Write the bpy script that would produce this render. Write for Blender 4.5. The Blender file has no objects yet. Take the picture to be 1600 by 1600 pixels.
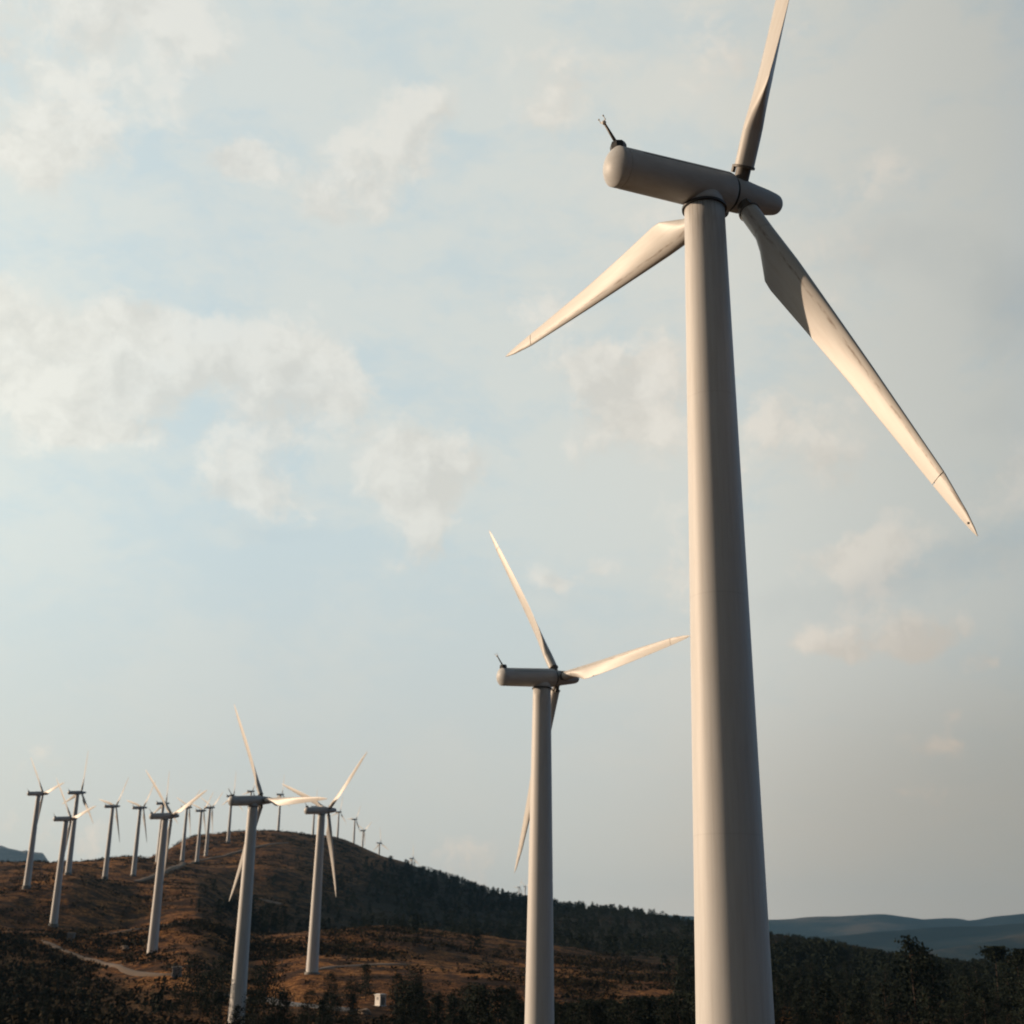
import bpy, math, random
import numpy as np
from mathutils import Vector, Matrix, Euler
PI = math.pi
random.seed(7)
rng = np.random.default_rng(11)
SC = bpy.context.scene
COL = SC.collection

# ------------------------------------------------------------------ camera
F_PX, PITCH, ROLL = 2062.04, 0.3316, 0.0155          # focal length in pixels of a 1600 px frame
cam_fwd = Vector((0, math.cos(PITCH), math.sin(PITCH)))
cr0 = Vector((1, 0, 0)); cu0 = Vector((0, -math.sin(PITCH), math.cos(PITCH)))
cam_right = cr0 * math.cos(ROLL) + cu0 * math.sin(ROLL)
cam_up = cu0 * math.cos(ROLL) - cr0 * math.sin(ROLL)
cd = bpy.data.cameras.new('camera'); cam = bpy.data.objects.new('camera', cd); COL.objects.link(cam)
cam.matrix_world = Matrix((
    (cam_right.x, cam_up.x, -cam_fwd.x, 0), (cam_right.y, cam_up.y, -cam_fwd.y, 0),
    (cam_right.z, cam_up.z, -cam_fwd.z, 0), (0, 0, 0, 1)))
cd.sensor_fit = 'HORIZONTAL'; cd.sensor_width = 36.0; cd.lens = 36.0 * F_PX / 1600.0
cd.clip_start = 0.5; cd.clip_end = 90000
cd.dof.use_dof = True; cd.dof.focus_distance = 46.0; cd.dof.aperture_fstop = 0.85
SC.camera = cam

# ------------------------------------------------------------------ light, sky, exposure
SUN_AZ, SUN_EL = math.radians(-77.0), math.radians(14.0)
sun_dir = Vector((math.sin(SUN_AZ) * math.cos(SUN_EL), math.cos(SUN_AZ) * math.cos(SUN_EL), math.sin(SUN_EL)))
sl = bpy.data.lights.new('sun', 'SUN'); sl.energy = 5.0; sl.angle = math.radians(0.6); sl.color = (1.0, 0.74, 0.52)
so = bpy.data.objects.new('sun', sl); COL.objects.link(so)
so.rotation_euler = sun_dir.to_track_quat('Z', 'Y').to_euler()
so.location = sun_dir * 300
SC.view_settings.view_transform = 'Standard'; SC.view_settings.look = 'None'
SC.view_settings.exposure = 0.0; SC.view_settings.gamma = 1.0
SC.cycles.use_denoising = True
SC.cycles.volume_bounces = 1
SC.cycles.max_bounces = 6
SC.cycles.filter_width = 1.9

def ray(px, py):
    """direction in the place that the photograph's pixel looks along"""
    return (cam_fwd + cam_right * ((px - 800) / F_PX) + cam_up * ((800 - py) / F_PX)).normalized()

def s2l(c):
    return tuple(((v / 255) / 12.92 if v / 255 <= 0.04045 else ((v / 255 + 0.055) / 1.055) ** 2.4) for v in c)

W = bpy.data.worlds.new('World'); SC.world = W; W.use_nodes = True
nt = W.node_tree; nt.nodes.clear()
def N(t, **k):
    n = nt.nodes.new(t)
    for a, b in k.items(): setattr(n, a, b)
    return n
def L(a, b): nt.links.new(a, b)
def M(op, a, b=None, c=None, clamp=False):
    n = N('ShaderNodeMath', operation=op, use_clamp=clamp)
    for i, v in enumerate((a, b, c)):
        if v is None: continue
        if isinstance(v, (int, float)): n.inputs[i].default_value = v
        else: L(v, n.inputs[i])
    return n.outputs[0]
def RGBMIX(f, a, b, mode='MIX'):
    n = N('ShaderNodeMix', data_type='RGBA', blend_type=mode)
    for i, v in ((0, f), (6, a), (7, b)):
        if isinstance(v, (int, float)): n.inputs[i].default_value = v
        elif isinstance(v, tuple): n.inputs[i].default_value = (*v[:3], 1)
        else: L(v, n.inputs[i])
    return n.outputs[2]
def SMOOTH(v, a, b, lo=0.0, hi=1.0):
    n = N('ShaderNodeMapRange', interpolation_type='SMOOTHSTEP')
    L(v, n.inputs[0])
    for i, x in zip((1, 2, 3, 4), (a, b, lo, hi)): n.inputs[i].default_value = x
    return n.outputs[0]
tc = N('ShaderNodeTexCoord').outputs['Generated']
sky = N('ShaderNodeTexSky', sky_type='NISHITA', sun_disc=False, sun_elevation=SUN_EL, sun_rotation=SUN_AZ,
        air_density=1.0, dust_density=2.0, ozone_density=1.0)
def DOT(v, d):
    n = N('ShaderNodeVectorMath', operation='DOT_PRODUCT'); L(v, n.inputs[0]); n.inputs[1].default_value = d
    return n.outputs['Value']
sep = N('ShaderNodeSeparateXYZ'); L(tc, sep.inputs[0])
sunh = (math.sin(SUN_AZ), math.cos(SUN_AZ), 0)
sd = DOT(tc, sunh)                                   # 1 towards the sun, -1 opposite
def NOISE(vec, scale, detail=5, rough=0.55, dist=0.0, color=False):
    n = N('ShaderNodeTexNoise'); L(vec, n.inputs['Vector'])
    n.inputs['Scale'].default_value = scale; n.inputs['Detail'].default_value = detail
    n.inputs['Roughness'].default_value = rough; n.inputs['Distortion'].default_value = dist
    return n.outputs['Color' if color else 'Fac']
# coordinates stirred by turbulence, for ragged cloud edges
def STIR(v, scale, amt, detail=4):
    c = NOISE(v, scale, detail, 0.6, color=True)
    s = N('ShaderNodeVectorMath', operation='SUBTRACT'); L(c, s.inputs[0]); s.inputs[1].default_value = (0.5, 0.5, 0.5)
    m = N('ShaderNodeVectorMath', operation='SCALE'); L(s.outputs[0], m.inputs[0]); m.inputs['Scale'].default_value = amt
    a = N('ShaderNodeVectorMath', operation='ADD'); L(v, a.inputs[0]); L(m.outputs[0], a.inputs[1])
    return a.outputs[0]
w1 = STIR(tc, 9.0, 0.055, 7)
# open sky: Nishita veiled by thin haze; brighter towards the sun, dim in the east
ramp = N('ShaderNodeValToRGB'); L(M('MULTIPLY_ADD', sd, 0.5, 0.5), ramp.inputs[0])
cr = ramp.color_ramp
stops = [(0.0, (0.13, 0.24, 0.42)), (0.25, (0.17, 0.29, 0.46)), (0.33, (0.20, 0.30, 0.42)), (0.43, s2l((176, 182, 180))), (0.53, s2l((198, 204, 201))),
         (0.60, s2l((196, 206, 206))), (0.70, s2l((196, 208, 210))), (0.84, s2l((214, 225, 223))), (1.0, (1.0, 0.97, 0.88))]
while len(cr.elements) > 1: cr.elements.remove(cr.elements[-1])
cr.elements[0].position = 0; cr.elements[0].color = (*stops[0][1], 1)
for p, c in stops[1:]:
    e = cr.elements.new(p); e.color = (*c, 1)
over = SMOOTH(sep.outputs['Z'], 0.66, 0.92, 1.0, 0.22)       # unseen sky overhead dimmed to lower the fill on the towers
east = SMOOTH(sd, -0.25, 0.10, 0.0, 1.0)
nish = RGBMIX(1.0, sky.outputs[0], (0.078, 0.090, 0.080), 'MULTIPLY')
base = RGBMIX(0.18, ramp.outputs[0], nish)
# low band of dusty air: greyer and a little darker near the horizon
low = SMOOTH(sep.outputs['Z'], 0.02, 0.34, 1.0, 0.0)
base = RGBMIX(low, base, RGBMIX(1.0, base, (1.02, 0.862, 0.78), 'MULTIPLY'))
# a broad, thin, layered sheet of cloud over the upper sky, with wisps
lay_map = N('ShaderNodeMapping'); L(w1, lay_map.inputs[0]); lay_map.inputs['Scale'].default_value = (1.0, 1.0, 2.2)
lay_map.inputs['Rotation'].default_value = (0.0, 0.30, 0.0); lay_map.inputs['Location'].default_value = (3.1, 0.4, 1.7)
lay = NOISE(lay_map.outputs[0], 4.2, 11, 0.62)
wisp = NOISE(lay_map.outputs[0], 11.0, 11, 0.66)
high = SMOOTH(sep.outputs['Z'], 0.10, 0.40)
veil = SMOOTH(M('ADD', M('MULTIPLY', lay, 0.60), M('ADD', M('MULTIPLY', wisp, 0.40), M('MULTIPLY', high, 0.05))), 0.44, 0.58)
veil = M('MULTIPLY', veil, M('MULTIPLY_ADD', high, 0.74, 0.16))
lit = RGBMIX(1.0, base, (1.16, 1.06, 0.985), 'MULTIPLY')
base2 = RGBMIX(veil, base, lit)
# banks of cloud standing at fixed bearings
def blobs(lst, vec):
    tot = None
    for (x, y, rx, ry, k) in lst:
        d = ray(x, y); az = math.atan2(d.x, d.y)
        mp = N('ShaderNodeMapping', vector_type='TEXTURE'); L(vec, mp.inputs[0])
        mp.inputs['Location'].default_value = d
        mp.inputs['Rotation'].default_value = (0, 0, -az)
        mp.inputs['Scale'].default_value = (rx / F_PX * 1.25, 0.5, ry / F_PX * 1.25)
        ln = N('ShaderNodeVectorMath', operation='LENGTH'); L(mp.outputs[0], ln.inputs[0])
        v = SMOOTH(ln.outputs['Value'], 0.0, 1.45, k, 0.0)
        tot = v if tot is None else M('ADD', tot, v)
    return tot
bright = [(60, 70, 190, 90, .8), (250, 20, 120, 50, .6), (650, 190, 110, 70, .55), (375, 258, 48, 26, 1), (560, 300, 85, 45, .9), 
          (70, 540, 150, 75, .8), (200, 600, 130, 80, .7), (20, 640, 90, 70, .6), (175, 680, 70, 22, .8), (250, 500, 90, 40, .5),
          (430, 560, 130, 60, .8), (500, 640, 110, 60, .9), (370, 690, 95, 40, .9), (390, 765, 105, 36, 1), 
          (640, 755, 75, 50, 1), (720, 720, 70, 60, .8), (740, 870, 80, 50, .9), (820, 465, 85, 34, .7),  (980, 575, 95, 55, .75),
          (1010, 700, 130, 75, .8), (940, 800, 90, 40, .7), (870, 915, 50, 26, 1), (945, 885, 34, 30, 1), (1030, 910, 60, 45, .8), 
          (1300, 885, 95, 40, .7), (1310, 1005, 70, 20, .8), (1465, 995, 52, 28, .9), (1535, 1030, 34, 18, .8), (1510, 1105, 40, 18, .7), (1490, 1150, 55, 20, .6),
               ]
bright += [(880, 120, 160, 50, .35),   (1330, 250, 110, 40, .3),  (140, 250, 120, 50, .3), (20, 250, 60, 30, .5),   (1560, 200, 80, 60, .3),  (1590, 720, 60, 40, .4), (1250, 650, 120, 60, .6), (1450, 800, 120, 40, .6), (1300, 760, 90, 40, .6), (1380, 870, 70, 34, .7), (1000, 640, 90, 60, .5), (1330, 160, 140, 60, .5),  (860, 230, 80, 60, .4),    ]
bb = blobs(bright, w1)
w2 = STIR(tc, 22.0, 0.030, 5)
fb = NOISE(w2, 10.0, 12, 0.60)
off = N('ShaderNodeVectorMath', operation='ADD'); L(w2, off.inputs[0]); off.inputs[1].default_value = (-0.012, 0.0, 0.014)
fbo = NOISE(off.outputs[0], 10.0, 12, 0.60)
fb2 = NOISE(w2, 34.0, 7, 0.62)
relief = M('SUBTRACT', fb, fbo)
dens = M('ADD', M('MULTIPLY', bb, 1.45), M('MULTIPLY', M('SUBTRACT', fb, 0.5), 5.2))
dens = M('ADD', dens, M('MULTIPLY', M('SUBTRACT', fb2, 0.5), 0.9))
dens = M('ADD', dens, M('MULTIPLY', veil, 0.25))
bmask = SMOOTH(dens, 0.58, 1.50)
ccol = RGBMIX(1.0, base, (1.28, 1.09, 0.975), 'MULTIPLY')
shade = M('MULTIPLY_ADD', relief, 1.25, 1.0, False)
shade = M('MINIMUM', M('MAXIMUM', shade, 0.90), 1.08)
ccs = N('ShaderNodeVectorMath', operation='SCALE'); L(ccol, ccs.inputs[0]); L(shade, ccs.inputs['Scale'])
col = RGBMIX(M('MULTIPLY', bmask, 0.80), base2, ccs.outputs[0])
dark = [(1590, 470, 100, 80, .9), (1420, 380, 100, 40, .5), (1500, 880, 100, 45, .6), (1380, 920, 60, 24, .5), (1560, 640, 70, 30, .5), (1360, 600, 90, 18, .4),
        (1240, 950, 110, 30, .4), (900, 940, 90, 18, .35),   (400, 820, 90, 20, .35), (760, 930, 80, 18, .35)]
db = blobs(dark, w1)
lowdark = SMOOTH(blobs([(1640, 1330, 480, 230, 1.0)], tc), 0.0, 1.0)
col = RGBMIX(M('MULTIPLY', lowdark, 0.9), col, RGBMIX(1.0, col, (0.80, 0.775, 0.75), 'MULTIPLY'))
dmask = SMOOTH(M('ADD', db, M('MULTIPLY', M('SUBTRACT', fb, 0.5), 1.4)), 0.1, 1.0)
col = RGBMIX(M('MULTIPLY', dmask, 0.42), col, RGBMIX(1.0, col, (0.72, 0.77, 0.83), 'MULTIPLY'))
ov = N('ShaderNodeVectorMath', operation='SCALE'); L(col, ov.inputs[0]); L(M('MULTIPLY', M('MULTIPLY', over, SMOOTH(sep.outputs['Y'], -0.25, 0.45, 0.20, 1.0)), 1.26), ov.inputs['Scale']); col = ov.outputs[0]  # unseen sky behind the camera is dimmed too, keeping shaded tower sides dark
# below the horizon nothing shines
up = SMOOTH(sep.outputs['Z'], -0.06, 0.0)
col = RGBMIX(up, (0.05, 0.045, 0.04), col)
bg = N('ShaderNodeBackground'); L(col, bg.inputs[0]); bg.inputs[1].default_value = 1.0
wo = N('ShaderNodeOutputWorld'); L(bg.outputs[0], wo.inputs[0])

# ------------------------------------------------------------------ tagging and mesh helpers
def tag(o, label=None, cat=None, group=None, kind=None):
    for k, v in (('label', label), ('category', cat), ('group', group), ('kind', kind)):
        if v is not None: o[k] = v
    return o
def empty(name, loc=(0, 0, 0), rz=0):
    o = bpy.data.objects.new(name, None); COL.objects.link(o)
    o.location = loc; o.rotation_euler = (0, 0, rz); o.empty_display_size = 0.5
    return o
def link(name, me, mat, parent=None):
    o = bpy.data.objects.new(name, me); COL.objects.link(o)
    if mat is not None and len(me.materials) == 0: me.materials.append(mat)
    if parent is not None: o.parent = parent
    return o
def np_mesh(name, V, Fq, smooth=False):
    """V (n,3), Fq (m,k) with k = 3 or 4"""
    V = np.asarray(V, np.float32); Fq = np.asarray(Fq, np.int32); k = Fq.shape[1]
    me = bpy.data.meshes.new(name)
    me.vertices.add(len(V)); me.vertices.foreach_set('co', V.ravel())
    me.loops.add(Fq.size); me.loops.foreach_set('vertex_index', Fq.ravel())
    me.polygons.add(len(Fq)); me.polygons.foreach_set('loop_start', np.arange(0, Fq.size, k, dtype=np.int32))
    me.polygons.foreach_set('loop_total', np.full(len(Fq), k, np.int32))
    me.polygons.foreach_set('use_smooth', np.full(len(Fq), smooth, bool))
    me.update(calc_edges=True); me.validate()
    return me
class MB:
    """collects shapes of one part"""
    def __init__(s): s.v = []; s.f = []; s.sm = []; s.mi = []
    def add(s, V, Fs, smooth=False, mi=0, mat=None):
        b = len(s.v)
        for p in V:
            p = Vector(p)
            if mat is not None: p = mat @ p
            s.v.append(tuple(p))
        for f in Fs: s.f.append([b + i for i in f]); s.sm.append(smooth); s.mi.append(mi)
    def box(s, c, d, mat=None, mi=0, taper=1.0):
        x, y, z = c; a, b, e = d[0] / 2, d[1] / 2, d[2] / 2
        V = [(x + sx * a * (taper if sz > 0 else 1), y + sy * b * (taper if sz > 0 else 1), z + sz * e) for sz in (-1, 1) for sx, sy in ((-1, -1), (1, -1), (1, 1), (-1, 1))]
        s.add(V, [(3, 2, 1, 0), (4, 5, 6, 7), (0, 1, 5, 4), (1, 2, 6, 5), (2, 3, 7, 6), (3, 0, 4, 7)], False, mi, mat)
    def rings(s, R, cap0=True, cap1=True, smooth=True, mi=0, mat=None):
        n = len(R[0]); V = [p for r in R for p in r]; Fs = []
        for i in range(len(R) - 1):
            for j in range(n):
                k = (j + 1) % n
                Fs.append((i * n + j, i * n + k, (i + 1) * n + k, (i + 1) * n + j))
        if cap0: Fs.append(tuple(reversed(range(n))))
        if cap1: Fs.append(tuple((len(R) - 1) * n + j for j in range(n)))
        s.add(V, Fs, smooth, mi, mat)
    def lathe(s, prof, n=32, axis='Z', smooth=True, mi=0, mat=None, cap0=True, cap1=True):
        """prof = [(radius, height)]"""
        R = []
        for r, h in prof:
            ring = []
            for j in range(n):
                a = 2 * PI * j / n
                if axis == 'Z': ring.append((r * math.cos(a), r * math.sin(a), h))
                else: ring.append((r * math.sin(a), h, r * math.cos(a)))
            R.append(ring)
        s.rings(R, cap0, cap1, smooth, mi, mat)
    def tube(s, pts, rad, n=8, mi=0):
        R = []
        for i, p in enumerate(pts):
            p = Vector(p); q = Vector(pts[min(i + 1, len(pts) - 1)]) - Vector(pts[max(i - 1, 0)])
            t = q.normalized(); a = t.orthogonal().normalized(); b = t.cross(a)
            r = rad[i] if isinstance(rad, (list, tuple)) else rad
            R.append([p + a * r * math.cos(2 * PI * j / n) + b * r * math.sin(2 * PI * j / n) for j in range(n)])
        # keep frames from flipping by aligning to the first one
        s.rings(R, True, True, True, mi)
    def mesh(s, name, mats=()):
        me = bpy.data.meshes.new(name); me.from_pydata(s.v, [], s.f)
        me.polygons.foreach_set('use_smooth', s.sm); me.polygons.foreach_set('material_index', s.mi)
        for m in mats: me.materials.append(m)
        me.update(); return me
def autosmooth(me, deg=35):
    lim = math.cos(math.radians(deg))
    import bmesh
    bm = bmesh.new(); bm.from_mesh(me)
    for e in bm.edges:
        if len(e.link_faces) == 2 and e.link_faces[0].normal.dot(e.link_faces[1].normal) < lim: e.smooth = False
    bm.to_mesh(me); bm.free(); me.update()

# ------------------------------------------------------------------ materials
def new_mat(name):
    m = bpy.data.materials.new(name); m.use_nodes = True
    t = m.node_tree; b = t.nodes['Principled BSDF']
    return m, t, b
def nd(t, typ, **k):
    n = t.nodes.new(typ)
    for a, b in k.items(): setattr(n, a, b)
    return n
def tnoise(t, vec, scale, detail=4, rough=0.55):
    n = nd(t, 'ShaderNodeTexNoise'); t.links.new(vec, n.inputs['Vector'])
    n.inputs['Scale'].default_value = scale; n.inputs['Detail'].default_value = detail; n.inputs['Roughness'].default_value = rough
    return n.outputs['Fac']
def tmap(t, vec, scale=(1, 1, 1)):
    n = nd(t, 'ShaderNodeMapping'); t.links.new(vec, n.inputs[0]); n.inputs['Scale'].default_value = scale
    return n.outputs[0]
def tramp(t, v, stops):
    n = nd(t, 'ShaderNodeValToRGB'); t.links.new(v, n.inputs[0]); c = n.color_ramp
    while len(c.elements) > 1: c.elements.remove(c.elements[-1])
    c.elements[0].position = stops[0][0]; c.elements[0].color = (*stops[0][1], 1)
    for p, q in stops[1:]:
        e = c.elements.new(p); e.color = (*q, 1)
    return n.outputs[0]
def tmix(t, f, a, b, mode='MIX'):
    n = nd(t, 'ShaderNodeMix', data_type='RGBA', blend_type=mode)
    for i, v in ((0, f), (6, a), (7, b)):
        if isinstance(v, (int, float)): n.inputs[i].default_value = v
        elif isinstance(v, tuple): n.inputs[i].default_value = (*v[:3], 1)
        else: t.links.new(v, n.inputs[i])
    return n.outputs[2]
def tmath(t, op, a, b):
    n = nd(t, 'ShaderNodeMath', operation=op)
    for i, v in ((0, a), (1, b)):
        if isinstance(v, (int, float)): n.inputs[i].default_value = v
        else: t.links.new(v, n.inputs[i])
    return n.outputs[0]
def tbump(t, b, h, strength, dist):
    n = nd(t, 'ShaderNodeBump'); n.inputs['Strength'].default_value = strength; n.inputs['Distance'].default_value = dist
    t.links.new(h, n.inputs['Height']); t.links.new(n.outputs[0], b.inputs['Normal'])

def paint(name, col, dirt, streak=(1, 1, 1), amount=0.35, rough=0.5, edge=None):
    m, t, b = new_mat(name)
    oc = nd(t, 'ShaderNodeTexCoord').outputs['Object']
    a = tnoise(t, tmap(t, oc, streak), 2.2, 6, 0.65)
    f = tramp(t, a, [(0.42, (0, 0, 0)), (0.72, (amount,) * 3)])
    c = tmix(t, f, col, dirt)
    fine = tnoise(t, oc, 14, 3, 0.6)
    c = tmix(t, tramp(t, fine, [(0.62, (0, 0, 0)), (0.75, (amount * 0.5,) * 3)]), c, dirt)
    if edge:  # stain along the leading edge of a blade (x < edge) and chips
        sp = nd(t, 'ShaderNodeSeparateXYZ'); t.links.new(oc, sp.inputs[0])
        near = tmath(t, 'SUBTRACT', sp.outputs['X'], edge)
        near = tmath(t, 'ABSOLUTE', near, 0)
        w = tramp(t, near, [(0.0, (1, 1, 1)), (0.07, (0, 0, 0))])
        g = tnoise(t, tmap(t, oc, (6, 6, 0.9)), 2.0, 6, 0.7)
        w = tmix(t, 1.0, w, tramp(t, g, [(0.44, (0, 0, 0)), (0.60, (0.75, 0.75, 0.75))]), 'MULTIPLY')
        c = tmix(t, w, c, (0.16, 0.10, 0.06))
    t.links.new(c, b.inputs['Base Color']); b.inputs['Roughness'].default_value = rough
    b.inputs['Specular IOR Level'].default_value = 0.3
    tbump(t, b, fine, 0.03, 0.01)
    return m
m_tower = paint('tower_paint', (0.61, 0.61, 0.60), (0.40, 0.375, 0.345), (3.0, 3.0, 0.16), 0.30)
t = m_tower.node_tree; b = t.nodes['Principled BSDF']
oc = nd(t, 'ShaderNodeTexCoord').outputs['Object']; sp = nd(t, 'ShaderNodeSeparateXYZ'); t.links.new(oc, sp.inputs[0])
old = b.inputs['Base Color'].links[0].from_socket
st = tnoise(t, tmap(t, oc, (7, 7, 0.35)), 1.6, 6, 0.7)
top_ = tramp(t, tmath(t, 'MULTIPLY', sp.outputs['Z'], 1 / 30.0), [(0.92, (0, 0, 0)), (0.998, (1, 1, 1))])
grime = tmix(t, 1.0, top_, tramp(t, st, [(0.42, (0, 0, 0)), (0.64, (0.6, 0.6, 0.6))]), 'MULTIPLY')
c = tmix(t, grime, old, (0.20, 0.175, 0.15))
run = tramp(t, tnoise(t, tmap(t, oc, (11, 11, 0.07)), 1.0, 5, 0.7), [(0.50, (0, 0, 0)), (0.72, (0.2, 0.2, 0.2))])
c = tmix(t, run, c, (0.36, 0.33, 0.30))
for zz in (8.0, 15.5, 22.5):
    dline = tmath(t, 'ABSOLUTE', tmath(t, 'SUBTRACT', sp.outputs['Z'], zz), 0)
    c = tmix(t, tramp(t, dline, [(0.010, (0.11, 0.11, 0.11)), (0.03, (0, 0, 0))]), c, (0.2, 0.19, 0.18))
t.links.new(c, b.inputs['Base Color'])
m_nacelle = paint('nacelle_paint', (0.53, 0.545, 0.55), (0.30, 0.27, 0.24), (1.5, 0.5, 1.5), 0.3)
m_blade = paint('blade_gelcoat', (0.585, 0.575, 0.55), (0.38, 0.33, 0.27), (2.5, 2.5, 0.25), 0.28, 0.42, edge=-0.16)
def flat(name, col, rough=0.6, metal=0.0, nscale=8, var=0.25):
    m, t, b = new_mat(name)
    oc = nd(t, 'ShaderNodeTexCoord').outputs['Object']
    n = tnoise(t, oc, nscale, 4, 0.6)
    c = tmix(t, n, tuple(v * (1 - var) for v in col), tuple(v * (1 + var) for v in col))
    t.links.new(c, b.inputs['Base Color']); b.inputs['Roughness'].default_value = rough; b.inputs['Metallic'].default_value = metal
    return m
m_dark = flat('dark_steel', (0.035, 0.035, 0.037), 0.5)
m_seam = flat('seam_rubber', (0.10, 0.10, 0.10), 0.8)
m_root = flat('root_steel', (0.13, 0.115, 0.10), 0.55)
m_conc = flat('concrete', (0.26, 0.25, 0.23), 0.9, nscale=2)
m_white = flat('kiosk_render', (0.82, 0.80, 0.76), 0.85, nscale=3, var=0.05)
m_grey = flat('kiosk_grey', (0.20, 0.21, 0.225), 0.85, nscale=3, var=0.12)
m_door = flat('kiosk_door', (0.22, 0.19, 0.17), 0.6)
m_roof = flat('kiosk_roof', (0.42, 0.38, 0.34), 0.85)
m_rock = flat('bare_rock', (0.27, 0.20, 0.15), 0.95, nscale=1.5, var=0.35)

# ------------------------------------------------------------------ the land
CX = [-500, -150, 0, 100, 200, 300, 400, 500, 600, 700, 850, 1000, 1150, 1300, 1450, 1600, 1800, 2200]
RN = [105, 150, 200, 250, 300, 350, 400, 450, 520, 600, 700, 800, 950, 1100, 1300, 1500, 1800]
TY = [
 [1693, 1645, 1610, 1580, 1550, 1530, 1510, 1495, 1475, 1460, 1450, 1445, 1450, 1460, 1480, 1500, 1530],
 [1693, 1645, 1600, 1560, 1520, 1485, 1452, 1425, 1395, 1375, 1362, 1358, 1364, 1380, 1420, 1460, 1510],
 [1693, 1640, 1595, 1555, 1515, 1475, 1436, 1384, 1366, 1353, 1349, 1354, 1372, 1400, 1440, 1480, 1520],
 [1693, 1640, 1598, 1560, 1515, 1474, 1436, 1390, 1361, 1352, 1347, 1352, 1370, 1395, 1440, 1480, 1520],
 [1693, 1640, 1602, 1560, 1496, 1466, 1440, 1415, 1390, 1367, 1345, 1337, 1345, 1370, 1420, 1460, 1510],
 [1693, 1642, 1602, 1545, 1482, 1452, 1430, 1412, 1394, 1375, 1359, 1344, 1316, 1305, 1320, 1380, 1470],
 [1693, 1642, 1599, 1556, 1515, 1482, 1464, 1457, 1450, 1432, 1396, 1350, 1314, 1298, 1306, 1345, 1430],
 [1693, 1642, 1599, 1545, 1503, 1474, 1458, 1453, 1463, 1450, 1416, 1374, 1332, 1311, 1308, 1325, 1400],
 [1693, 1642, 1600, 1546, 1506, 1475, 1455, 1450, 1463, 1458, 1432, 1402, 1368, 1350, 1340, 1345, 1390],
 [1693, 1642, 1600, 1550, 1515, 1490, 1469, 1461, 1473, 1468, 1452, 1432, 1405, 1386, 1374, 1377, 1400],
 [1693, 1642, 1602, 1560, 1530, 1509, 1492, 1482, 1489, 1480, 1463, 1448, 1427, 1415, 1421, 1440, 1470],
 [1693, 1644, 1606, 1572, 1547, 1528, 1513, 1503, 1500, 1487, 1467, 1450, 1434, 1430, 1440, 1460, 1490],
 [1693, 1645, 1611, 1582, 1562, 1546, 1531, 1516, 1501, 1484, 1466, 1455, 1458, 1470, 1490, 1510, 1530],
 [1693, 1648, 1618, 1594, 1575, 1556, 1539, 1521, 1502, 1487, 1478, 1482, 1492, 1510, 1525, 1540, 1550],
 [1693, 1650, 1622, 1600, 1581, 1562, 1545, 1527, 1510, 1500, 1504, 1512, 1525, 1535, 1545, 1550, 1555],
 [1693, 1650, 1622, 1600, 1581, 1563, 1546, 1532, 1520, 1516, 1520, 1526, 1535, 1542, 1550, 1555, 1558],
 [1693, 1650, 1622, 1600, 1585, 1570, 1560, 1550, 1545, 1542, 1545, 1548, 1550, 1552, 1555, 1556, 1558],
 [1693, 1650, 1625, 1605, 1595, 1585, 1580, 1575, 1570, 1568, 1565, 1562, 1560, 1560, 1560, 1560, 1560]]
def px_y(az, t):
    d = np.stack([np.sin(az), np.cos(az), t], -1)
    den = d @ np.array(cam_fwd); return 800 - F_PX * (d @ np.array(cam_up)) / den
def px_x(az, t):
    d = np.stack([np.sin(az), np.cos(az), t], -1)
    return 800 + F_PX * (d @ np.array(cam_right)) / (d @ np.array(cam_fwd))
caz = []
for x in CX:
    if -200 < x < 1900:
        d = ray(x, 1450); caz.append(math.atan2(d.x, d.y))
    else: caz.append(math.radians(-42 if x < 0 else 42))
caz = np.array(caz)
TT = np.zeros((len(CX), len(RN)))
for i in range(len(CX)):
    for j in range(len(RN)):
        lo, hi = -0.3, 0.3
        for _ in range(40):
            m = (lo + hi) / 2
            if px_y(np.array(max(-.5, min(.5, caz[i]))), np.array(m)) > TY[i][j]: lo = m
            else: hi = m
        TT[i, j] = m
def pchip(x, Y, q):
    """monotone cubic along the last axis of Y"""
    x = np.asarray(x, float); Y = np.asarray(Y, float); h = np.diff(x); d = np.diff(Y, axis=-1) / h
    m = np.zeros_like(Y)
    w1_, w2_ = 2 * h[1:] + h[:-1], h[1:] + 2 * h[:-1]
    a, b = d[..., :-1], d[..., 1:]
    same = a * b > 0
    with np.errstate(divide='ignore', invalid='ignore'):
        hm = (w1_ + w2_) / (w1_ / np.where(same, a, 1) + w2_ / np.where(same, b, 1))
    m[..., 1:-1] = np.where(same, hm, 0); m[..., 0] = d[..., 0]; m[..., -1] = d[..., -1]
    q = np.clip(q, x[0], x[-1]); k = np.clip(np.searchsorted(x, q) - 1, 0, len(x) - 2)
    s = (q - x[k]) / h[k]; H_ = h[k]
    return (Y[..., k] * (2 * s**3 - 3 * s**2 + 1) + Y[..., k + 1] * (3 * s**2 - 2 * s**3)
            + m[..., k] * H_ * (s**3 - 2 * s**2 + s) + m[..., k + 1] * H_ * (s**3 - s**2))
_perm = rng.random((256, 256))
def vnoise(x, y):
    xi = np.floor(x).astype(int); yi = np.floor(y).astype(int); fx = x - xi; fy = y - yi
    fx = fx * fx * (3 - 2 * fx); fy = fy * fy * (3 - 2 * fy)
    g = lambda a, b: _perm[a % 256, b % 256]
    return (g(xi, yi) * (1 - fx) + g(xi + 1, yi) * fx) * (1 - fy) + (g(xi, yi + 1) * (1 - fx) + g(xi + 1, yi + 1) * fx) * fy - 0.5
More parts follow.
